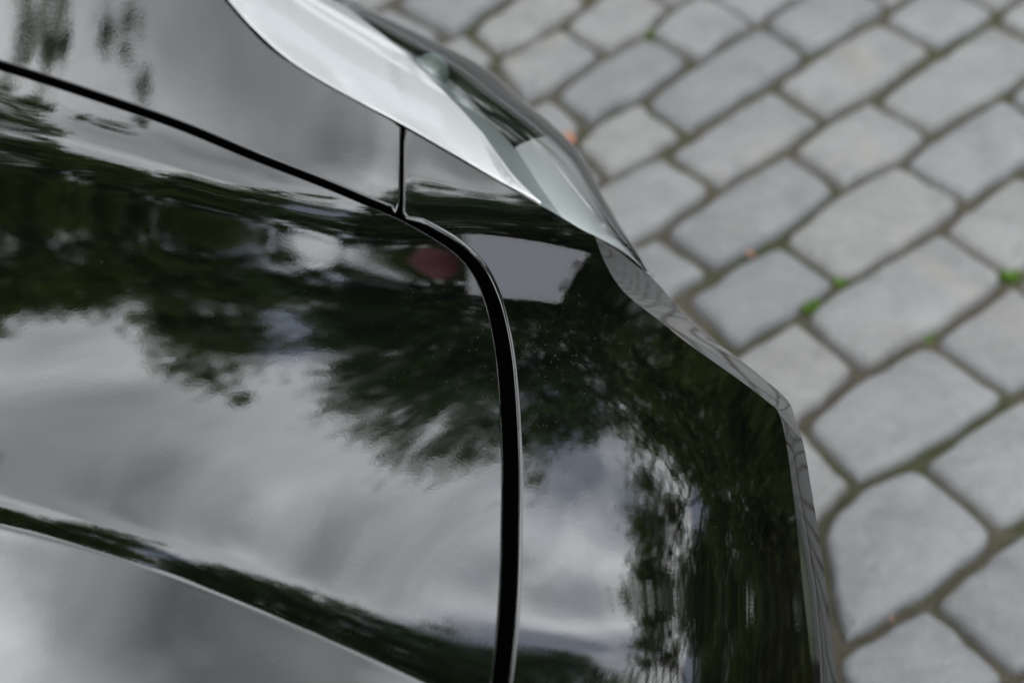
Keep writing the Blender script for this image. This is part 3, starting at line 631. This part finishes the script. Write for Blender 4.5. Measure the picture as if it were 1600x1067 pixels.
def lens_row(i, q):
    a = lp[i]; A = i_in[i]-np.array([0, 0, .0012]); B = on_plane(a[2], a[3], A[2]-a[4]); P = A*(1-q)+B*q; P[2] = A[2]-a[4]*(.30*q+.70*q**2.6); return P
tb = tcurve([(0, .6), (2, .62), (3, .64), (4, .58), (5, .50), (6, .40), (7, .30), (8, .13), (8.8, .03), (9.2, .0), (12, .0)])
z0 = np.zeros(nrow); one = np.ones(nrow)
inner(z0+.004, tb*.42, .003, .010, M_silver, 'pale_bezel', 8, .001, (0, 9*6), .006)
inner(tb*.42, tb, .010, .004, M_silver, 'pale_bezel', 10, .005, (0, 9*6), .007)
inner(tb+.002, np.minimum(tb+.30, .93), .012, .030, M_greenish, 'reflector_bowl', 8, 0., (0, 15*6))
inner(np.minimum(tb+.305, .93), one*.95, .030, .022, M_darkgreen, 'lamp_housing', 8, 0., (0, 7*6))
inner(np.minimum(tb+.305, .93), one*.95, .030, .014, M_pale, 'side_reflector', 8, 0., (7*6, 15*6))
inner(one*.955, one*.985, .006, .010, M_navy, 'outer_trim', 5, 0., (0, 8*6))
t1_ = tcurve([(0, .80), (6, .80), (9, .84), (12, .9)])
inner(t1_, t1_+.018, .010, .009, M_chrome, 'light_strip', 5, .0015, (0, 11*6))
t2_ = tcurve([(0, .70), (3, .72), (5, .64), (6, .56), (7, .5), (12, .5)])
def disc(i, q, r, depth, m, name):
    c = lens_row(i, q)-np.array([0, 0, depth]); d = (lp[i, 2:4]-lp[i, 0:2]); ax = Vector((.45, .55, .70)).normalized(); a = ax.orthogonal().normalized(); b = ax.cross(a); V = []; F = []
    for k, (rr_, h_) in enumerate(((r*1.1, -.012), (r, 0), (r*.92, .001), (r*.7, .006), (r*.35, .0095))):
        for j in range(28): t_ = j/28*6.2832; V.append(tuple(Vector(c)+(a*math.cos(t_)+b*math.sin(t_))*rr_+ax*h_))
    V.append(tuple(Vector(c)+ax*.0105))
    for k in range(4):
        for j in range(28): F.append((k*28+j, k*28+(j+1) % 28, (k+1)*28+(j+1) % 28, (k+1)*28+j))
    for j in range(28): F.append((4*28+j, 4*28+(j+1) % 28, 140))
    carpart(name, V, F, m, None, hl)
disc(29, .66, .016, .012, M_disc, 'projector_lamp'); disc(15, .80, .015, .012, M_disc, 'projector_lamp')
for ch_ in list(hl.children):
    me = ch_.data.copy(); co = np.zeros(len(me.vertices)*3); me.vertices.foreach_get('co', co); co = co.reshape(-1, 3)+np.array(car.location); co = mir(co)-np.array(car.location); me.vertices.foreach_set('co', co.ravel()); me.flip_normals(); me.update()
hl2 = bpy.data.objects.new('headlight', None); col.objects.link(hl2); hl2.parent = car
for ch_ in list(hl.children):
    me = ch_.data.copy(); co = np.zeros(len(me.vertices)*3); me.vertices.foreach_get('co', co); co = mir(co.reshape(-1, 3)+np.array(car.location))-np.array(car.location); me.vertices.foreach_set('co', co.ravel().astype(np.float32)); me.update()
    o = bpy.data.objects.new(ch_.name.split('.')[0], me); col.objects.link(o); o.parent = hl2
# outer shoulder and side of the wing, doors, glass, roof: the body behind the corner, out of the picture
def loft(name, secs, m, closed=False):
    G = np.array([[cw(*p) for p in s_] for s_ in secs]); n = gridnormals(G); f = gridfaces(*G.shape[:2]); f, n = outward(G, f, n, (0, 0, 1)); Gv, Gn, Gf = G.reshape(-1, 3), n.reshape(-1, 3), f
    a, b, c = both(Gv, Gn, Gf); return carpart(name, np.vstack([Gv, a]), np.vstack([Gf, c+len(Gv)]), m, np.vstack([Gn, b]))
side = []
for sf in np.linspace(-1.225, -4.45, 14):
    e_ = max(0, (-sf-3.9)/.55); side.append([(sf, -.86+e_*.1, .80+e_*.05), (sf, -.93+e_*.1, .77), (sf, -.97+e_*.12, .66), (sf, -.985+e_*.12, .5), (sf, -.97+e_*.12, .3), (sf, -.93+e_*.1, .2)])
loft('body_side', side, M_paint)
loft('cowl', [[(-1.225, -o_, .755) for o_ in (0, .3, .6, .86)], [(-1.32, -o_, .80) for o_ in (0, .3, .6, .86)]], M_plastic)
loft('windscreen', [[(-1.32-.09*(1-q), -o_*.86*(1-.17*q), .80+.52*q-.04*o_**2) for o_ in (0, .35, .7, 1)] if False else [(-1.30-.75*q, -o_*.84*(1-.17*q), .80+.50*q-.03*o_**2) for o_ in (0, .35, .7, 1)] for q in np.linspace(0, 1, 6)], M_window)
loft('roof', [[(-2.05-1.2*q, -o_*.70, 1.30+.05*math.sin(q*3.14)-.03*o_**2) for o_ in (0, .35, .7, 1)] for q in np.linspace(0, 1, 8)], M_paint)
loft('rear_window', [[(-3.25-.75*q, -o_*(.70+.1*q), 1.30-.38*q-.03*o_**2) for o_ in (0, .35, .7, 1)] for q in np.linspace(0, 1, 6)], M_window)
loft('boot_lid', [[(-4.0-.45*q, -o_*.80, .92-.05*q) for o_ in (0, .35, .7, 1)] for q in np.linspace(0, 1, 4)], M_paint)
loft('rear_panel', [[(-4.45-.03*q, -o_*.84, .87-.6*q) for o_ in (0, .35, .7, 1)] for q in np.linspace(0, 1, 4)], M_paint)
loft('side_glass', [[(-1.40-2.5*q, -.85, .80), (-1.40-.62*1.0-q*1.28, -.71, 1.27)] for q in np.linspace(0, 1, 5)], M_window)
for sf in (-1.0, -3.62):
    for s_ in (-1, 1):
        c = Vector(cw(sf, s_*.86, .32)); l3 = Vector((lv[0], lv[1], 0)); f3 = Vector((fv[0], fv[1], 0)); up = Vector((0, 0, 1)); V = []; F = []
        def ring(r, o_): return [c+(f3*math.cos(q)+up*math.sin(q))*r+l3*s_*o_ for q in np.linspace(0, 2*math.pi, 41)[:-1]]
        prof = [(.20, .10), (.235, .105), (.30, .10), (.32, .07), (.32, -.07), (.30, -.1)]
        for r, o_ in prof: V += ring(r, o_)
        for k in range(len(prof)-1):
            for j in range(40): F.append((k*40+j, k*40+(j+1) % 40, (k+1)*40+(j+1) % 40, (k+1)*40+j))
        wh = bpy.data.objects.new('wheel', None); col.objects.link(wh); wh.parent = car
        carpart('tyre', V, F, M_tyre, None, wh)
        b = MB()
        for j in range(10):
            q = j/10*2*math.pi; d = f3*math.cos(q)+up*math.sin(q); e2 = f3*-math.sin(q)+up*math.cos(q); b.add([c+d*r_+e2*w_+l3*s_*o_ for r_, w_, o_ in ((.03, .018, .09), (.03, -.018, .09), (.215, -.012, .08), (.215, .012, .08), (.03, .018, .07), (.03, -.018, .07), (.215, -.012, .06), (.215, .012, .06))], [(0,1,2,3),(7,6,5,4),(0,3,7,4),(1,5,6,2),(3,2,6,7)])
        carpart('rim', b.v, b.f, M_alloy, None, wh, False)
# road dust on the paint round the shut line
rr = random.Random(21); db = MB()
for _ in range(1400):
    u_, v_ = (rr.gauss(840, 130), rr.gauss(560, 110)) if rr.random() < .55 else (rr.uniform(20, 1220), rr.uniform(140, 1060))
    if u_ > 1180 or v_ < 350 or v_ > 1060 or u_ > 900+(v_-400)*1.0: continue
    d_ = np.hypot(GAPC[:, 0]-u_, GAPC[:, 1]-v_).min()
    if d_ < 18: continue
    P = hit(float(u_), float(v_)); s_ = .00008+.00016*rr.random()**2.5; P = P-np.array(car.location)
    db.add([(P[0]+s_*x, P[1]+s_*y, P[2]+s_*z) for x, y, z in ((1,0,0),(-.5,.87,0),(-.5,-.87,0),(0,0,.9))], [(0,1,3),(1,2,3),(2,0,3)])
tag(mesh('paint_dust', db.v, db.f, M_dust, bonnet, False), kind='stuff')
# ---------------------------------------------------------------- trees and things the paint mirrors
def crown_mesh(name, blobs, n_leaf, leaf, m, parent, seed, dens=46, spread=(.07, .2)):
    """blobs: (x, y, z, rx, ry, rz) ellipsoids; leaf clumps through their volume, mostly near the shell"""
    r = np.random.default_rng(seed); B = np.array(blobs, float); vol = (B[:, 3]*B[:, 4]*B[:, 5])**(2/3); nc = max(8, n_leaf//dens); pick = r.choice(len(B), nc, p=vol/vol.sum())
    d = r.normal(size=(nc, 3)); d /= np.linalg.norm(d, axis=1)[:, None]; rad = r.uniform(.25, 1.04, nc)**.45; C = B[pick, :3]+d*B[pick, 3:]*rad[:, None]
    sz = r.uniform(*spread, nc)
    P = np.repeat(C, dens, 0)+r.normal(size=(nc*dens, 3))*np.repeat(sz, dens)[:, None]*np.array([1, 1, .7]); n = len(P)
    a = r.normal(size=(n, 3)); a /= np.linalg.norm(a, axis=1)[:, None]; b = r.normal(size=(n, 3)); b -= a*(a*b).sum(1)[:, None]; b /= np.linalg.norm(b, axis=1)[:, None]; s = leaf*r.uniform(.6, 1.3, n)[:, None]; k = np.cross(a, b)*s*.18
    V = np.stack([P-a*s, P+b*s*.42+k, P+a*s, P-b*s*.42+k], 1).reshape(-1, 3); F = np.arange(n*4).reshape(n, 4)
    return mesh(name, V, F, m, parent, False)
def tree(x, y, h, blobs, n_leaf, leaf, mi, label, seed, tr=.16, group=None, cat='tree'):
    """blobs relative to the tree's foot"""
    t = empty('broadleaf_tree', (x, y, -.3)); tag(t, label, cat, group); b = MB(); r = random.Random(seed)
    top = h*.62; pts = [(0, 0, 0)]; px, py = 0, 0
    for i in range(1, 7): px += r.uniform(-.09, .09); py += r.uniform(-.09, .09); pts.append((px, py, top*i/6))
    b.tube(pts, [tr*1.25, tr]+[tr*(1-.75*i/6) for i in range(1, 6)], 10)
    for bx, by, bz, rx, ry, rz in blobs[:14]:
        i = min(5, max(2, int(bz/h*6-1))); s = Vector(pts[i]); e_ = Vector((bx, by, bz)); m_ = s.lerp(e_, .5)+Vector((r.uniform(-.2, .2), r.uniform(-.2, .2), r.uniform(-.1, .3)))
        b.tube([s, m_, e_], [tr*.38, tr*.22, tr*.07], 6)
        for _ in range(4):
            q = e_+Vector((r.uniform(-1, 1)*rx, r.uniform(-1, 1)*ry, r.uniform(-.6, .9)*rz))*.8; b.tube([m_.lerp(e_, r.uniform(.2, 1)), q.lerp(e_, .5)+Vector((0, 0, .1)), q], [tr*.1, tr*.07, tr*.025], 4)
    b.build('trunk', M_bark, t, True)
    crown_mesh('crown', blobs, n_leaf, leaf, M_leaf[mi], t, seed); return t
def at(az, el, d):      # a point seen from the car's nose in that direction
    return np.array([-.05+d*math.sin(R(az)), 1.3+d*math.cos(R(az)), .74+d*math.tan(R(el))])
def dir_tree(az, d, spec, n_leaf, leaf, mi, label, seed, tr=.16):
    """spec: (azimuth, elevation of the centre, nearer/farther, radius, flatness)"""
    c = at(az, 0, d); bl = []
    for a, e_, dd, r_, fl in spec: p = at(a, e_, d+dd); bl.append((p[0]-c[0], p[1]-c[1], p[2]+.3, r_, r_, r_*fl))
    h = max(q[2]+q[5] for q in bl)+.3; return tree(c[0], c[1], h, bl, n_leaf, leaf, mi, label, seed, tr)
S = lambda *a: list(a)
dir_tree(-15, 12, S((-20,20,0,1.4,.9),(-15,20,.3,1.2,.9),(-11,20,.3,.9,.9),(-24,20,.2,1.4,.9),(-8.5,18,.2,.9,.9),(-9.8,24,.2,.5,1),(-10.6,28.6,0,.5,1),(-17,15,0,1.3,.8),(-27,19,0,1.2,.9),(-10,14,0,1.3,.8),
  (-26,30.5,0,.6,1),(-23.3,29.2,0,.6,1),(-20,25.2,0,.5,1),(-17.6,24.6,0,.5,1),(-15.5,24.9,0,.45,1),(-13.6,25.0,0,.45,1),(-11.8,28.6,0,.38,1),(-11.8,31.2,0,.2,1.1),(-10.7,31.3,.1,.36,1.1),(-10.2,33.8,0,.26,1.2),(-9.2,31.9,.1,.26,1.1),(-9.1,29.6,.1,.3,1.1),(-11.2,33.3,0,.13,1.2),(-9.1,33.5,0,.13,1.2),(-11,26,0,.6,1),(-8.2,26,.2,.35,1),(-8.6,24,.1,.5,1)), 46000, .068, 0, 'tall oak beyond the yard mirrored in the left part of the bonnet', 31)
dir_tree(3, 11, S((-1,33,0,.9,1),(3,35,0,1.1,1),(7.5,35,0,1.1,1),(12,33,0,1.1,1),(-3,27,.2,.8,1),(1.5,28,.2,1.1,1),(6.5,28,.2,1.1,1),(11.5,27,.2,1.2,1),(-3,17.5,.2,.6,1),(0,15,.6,1.0,.8),(8,15,.6,1.2,.8),(15,18,.4,1.2,.8),
  (-4.7,30.2,0,.22,1.2),(-4.6,32.8,0,.22,1.2),(-3.2,35.4,0,.38,1.1),(-1.2,37.9,0,.48,1.1),(1.2,40,0,.5,1.1),(4,40.9,0,.5,1.1),(7,40.4,.1,.5,1.1),(9.6,39.9,0,.5,1.1),(12.4,39.3,0,.5,1.1),(15.2,37.8,0,.5,1.1),(17,35,0,.6,1.1),(-6.4,24.5,.1,.35,1),(-3.6,25.8,.1,.4,1),(-2.8,29,0,.5,1),(0,20.5,.3,.6,1),(4,23,.4,.7,1),(-2,31,0,.6,1),(16,30,.2,.9,1),(9,22.5,.3,.8,1),(14,24,.2,.9,1),(-1.5,24,.2,.6,1),
  (8.7,42.6,0,.16,1.5),(9.3,44.2,0,.12,1.6),(9.0,45.3,0,.05,2)), 84000, .06, 1, 'dense dark tree mirrored in the bumper and the bonnet edge', 32)
dir_tree(27, 8, S((20.6,38.4,0,.24,1.2),(21.7,41.4,0,.24,1.2),(23,44,0,.26,1.2),(24.8,46.4,0,.28,1.2),(23.5,36,0,.5,1),(26,42.5,.1,.32,1.1),(27,34,.1,.5,1),(33,42,.2,.5,1),(28,47,0,.4,1.1),(36,36,.2,.6,1),(23,30,0,.6,1),(29,29,0,.8,1),(36,27,0,.8,1),(24,23,0,.9,1),
  (32,22,0,1,.9),(41,31,0,.7,1),(36,44,.1,.5,1),(32,49,0,.4,1),(25,50,.1,.4,1),(19.5,32,0,.4,1),(18.5,27,0,.5,1),(31.5,34,0,.4,1),(43,38,0,.5,1),(39,21,0,.9,.9),(20.5,35,0,.3,1),(35,40,.5,.5,1),(40,43,.4,.5,1),(29,42.5,.3,.3,1),(38,39,.5,.5,1),(44,32,.3,.7,1)), 56000, .055, 0, 'nearest broadleaf tree mirrored in the rounded nose of the car', 33, .12)
dir_tree(38, 12.5, S((28,30,0,1.2,1),(33,33,0,1.2,1),(39,35,0,1.3,1),(45,33,0,1.3,1),(36,41,0,1.0,1),(41,43,0,1.1,1),(46,41,0,1.1,1),(28,23,0,1.3,1),(35,24,0,1.5,1),(42,24,0,1.5,1),(49,25,0,1.4,1),(33.5,45.5,0,.8,1),(38.5,48,0,.9,1),(26,41,.2,.5,1.1),(26.5,45,.2,.6,1.1),(30.5,48,0,.6,1)), 44000, .08, 1, 'tall dense tree close behind the one mirrored in the nose', 38, .2)
dir_tree(54, 8, S((48,40,0,1.0,.9),(54,46,0,1.2,.9),(60,38,0,1.3,.9),(49,28,0,1.0,.9),(56,27,0,1.3,.9),(64,33,0,1.3,.9),(48,20,0,1.1,.9),(55,18,0,1.2,.9),(62,20,0,1.2,.9)), 36000, .06, 2, 'yellowish tree mirrored along the front edge of the nose', 34, .15)
dir_tree(-36, 15, S((-42,21,0,1.8,.8),(-37,22,0,1.8,.8),(-32,20,0,1.6,.8),(-38,15,0,1.8,.8),(-31,14,0,1.6,.8)), 26000, .09, 1, 'broad tree at the far left of the yard', 35, .2)
# tree beside the yard, twigs added for the dark smudges mirrored in the wing
c_ = (-5.6, 3.4); tips = []
for P0, az_, el_, r_, fl in (((-.36, 1.83, .73), -28.7, 34.0, .10, 1.3), ((-.36, 1.83, .73), -28.1, 35.6, .09, 1.2), ((-.28, 1.76, .72), -24.3, 36.9, .09, 1.3), ((-.28, 1.76, .72), -24.0, 38.8, .055, 2.0)):
    d_ = 6.5; tips.append((P0[0]+d_*math.sin(R(az_))-c_[0], P0[1]+d_*math.cos(R(az_))-c_[1], P0[2]+.3+d_*math.tan(R(el_)), r_*1.3, r_*1.3, r_*fl*1.3))
nt_ = tree(c_[0], c_[1], 9.5, [(-1, 1, 7, 1.6, 1.6, 1.3), (.4, -.6, 8.2, 1.5, 1.5, 1.1), (-1.6, -1, 6.3, 1.4, 1.4, 1.1), (1.0, .6, 8.6, 1.1, 1.1, .8), (-.6, -.4, 5.4, 1.2, 1.2, .9)], 16000, .07, 0, 'leafy tree left of the yard, with twigs added for dark smudges in the wing', 41, .17)
crown_mesh('added_twig_leaves', tips, 420, .042, M_leaf[0], nt_, 77, 14, (.02, .05)); b = MB()
for tx_, ty_, tz_, *_q in tips: b.tube([(.2, .1, 6.2), (tx_*.3-.6, ty_*.5+.3, 6.0), (tx_-1.6, ty_+.5, tz_+.5), (tx_-.03, ty_, tz_+.02)], [.03, .016, .006, .002], 5)
b.build('added_twig', M_bark, nt_)
# second row, farther away, closing the view under the crowns
for i, (az, d, el_) in enumerate(((-26,21,22.5),(-16,20,20.5),(-7,19,20),(1,19,26),(9,19,27),(18,19,27),(32,18,26),(45,17,26),(58,15,27),(74,14,28),(92,14,27),(-50,19,22),(-68,18,24),(-90,18,22))):
    c = at(az, 0, d); r = random.Random(i+50); hh_ = d*math.tan(R(el_))+1; bl = []
    for k in range(9): q = r.uniform(.25, .92); bl.append((r.uniform(-2.6, 2.6)*(1.1-q*.5), r.uniform(-1.6, 1.6), hh_*q, r.uniform(1.3, 2.0), r.uniform(1.3, 2.0), r.uniform(1.1, 1.6)))
    tree(c[0], c[1], hh_, bl, 9000, .16, (i*2+1) % 3 if i % 3 else 1, ['rounded', 'slender', 'wide', 'dense', 'open', 'tall', 'short'][i % 7]+' background tree of the second row, '+('left' if az < -10 else 'middle' if az < 20 else 'right')+' of the yard, number from the left matched to bearing %d' % az if False else ['rounded', 'slender', 'wide', 'dense', 'open', 'tall', 'short'][i % 7]+' tree in the back row behind the lawn '+('far left', 'left', 'left of centre', 'centre left', 'right of centre', 'right', 'far right')[min(6, max(0, int((az+30)/12)))], i+70, .2, 'trees of the back row')
# clipped hedge along the lawn
hb = []
for i in range(26): q = i/25; hb.append((-14+30*q, 0, .75, .9, .5, .95))
he_ = empty('hedge', (0, 16.2, -.3)); tag(he_, 'long low green hedge at the far side of the lawn behind the added white board', 'hedge'); crown_mesh('foliage', hb, 26000, .09, M_leaf[1], he_, 5); 
for i in range(26): b = MB(); b.tube([(-14+30*i/25, 0, 0), (-14+30*i/25, 0, 1.1)], [.03, .015], 5); b.build('stem', M_bark, he_)
# white board on two posts, added for the pale reflection in the bumper
sp_ = at(4.2, 0, 6.0); sb = empty('added_board', (sp_[0], sp_[1], 0), R(-4)); tag(sb, 'white board on two dark posts, added for the pale reflection in the bumper', 'sign')
def vbox(name, lo, hi, m, par, bev=.01):
    b = MB().box(lo, hi); o = b.build(name, m, par); bv = o.modifiers.new('b', 'BEVEL'); bv.width = bev; bv.segments = 2; return o
vbox('panel', (-.34, -.012, 2.69), (.33, .02, 3.31), mat('board_face', (.60, .60, .68), .4), sb)
for lo_, hi_ in (((-.37, -.02, 2.66), (.36, .022, 2.69)), ((-.37, -.02, 3.31), (.36, .022, 3.345)), ((-.37, -.02, 2.691), (-.34, .022, 3.309)), ((.33, -.02, 2.691), (.36, .022, 3.309))): vbox('frame', lo_, hi_, M_white, sb, .004)
for s_ in (-1, 1): b = MB(); b.tube([(s_*.24, .05, 0), (s_*.24, .05, 3.28)], .025, 10); b.build('post', M_plastic, sb)
vbox('bracket', (.30, -.05, 3.0), (.34, -.022, 3.1), M_bark, sb)
pz = at(-1.3, 0, 6.2); pr = empty('added_parasol', (pz[0], pz[1], 0)); tag(pr, 'closed dark red parasol added for the red spot mirrored in the bonnet edge', 'parasol')  # unseen parasol, added for the red spot mirrored near the shut line
b = MB(); b.tube([(0,0,0),(0,0,3.18)], .022, 10); b.build('pole', M_alloy, pr)
b = MB(); b.tube([(0,0,1.5),(0,0,1.7),(0,0,2.3),(0,0,2.9),(0,0,3.1)], [.17,.24,.22,.15,.02], 12); b.build('canopy', M_red, pr)
b = MB(); b.tube([(0,0,0),(0,0,.08),(0,0,.1)], [.26,.26,.06], 20); b.build('base', M_plastic, pr)
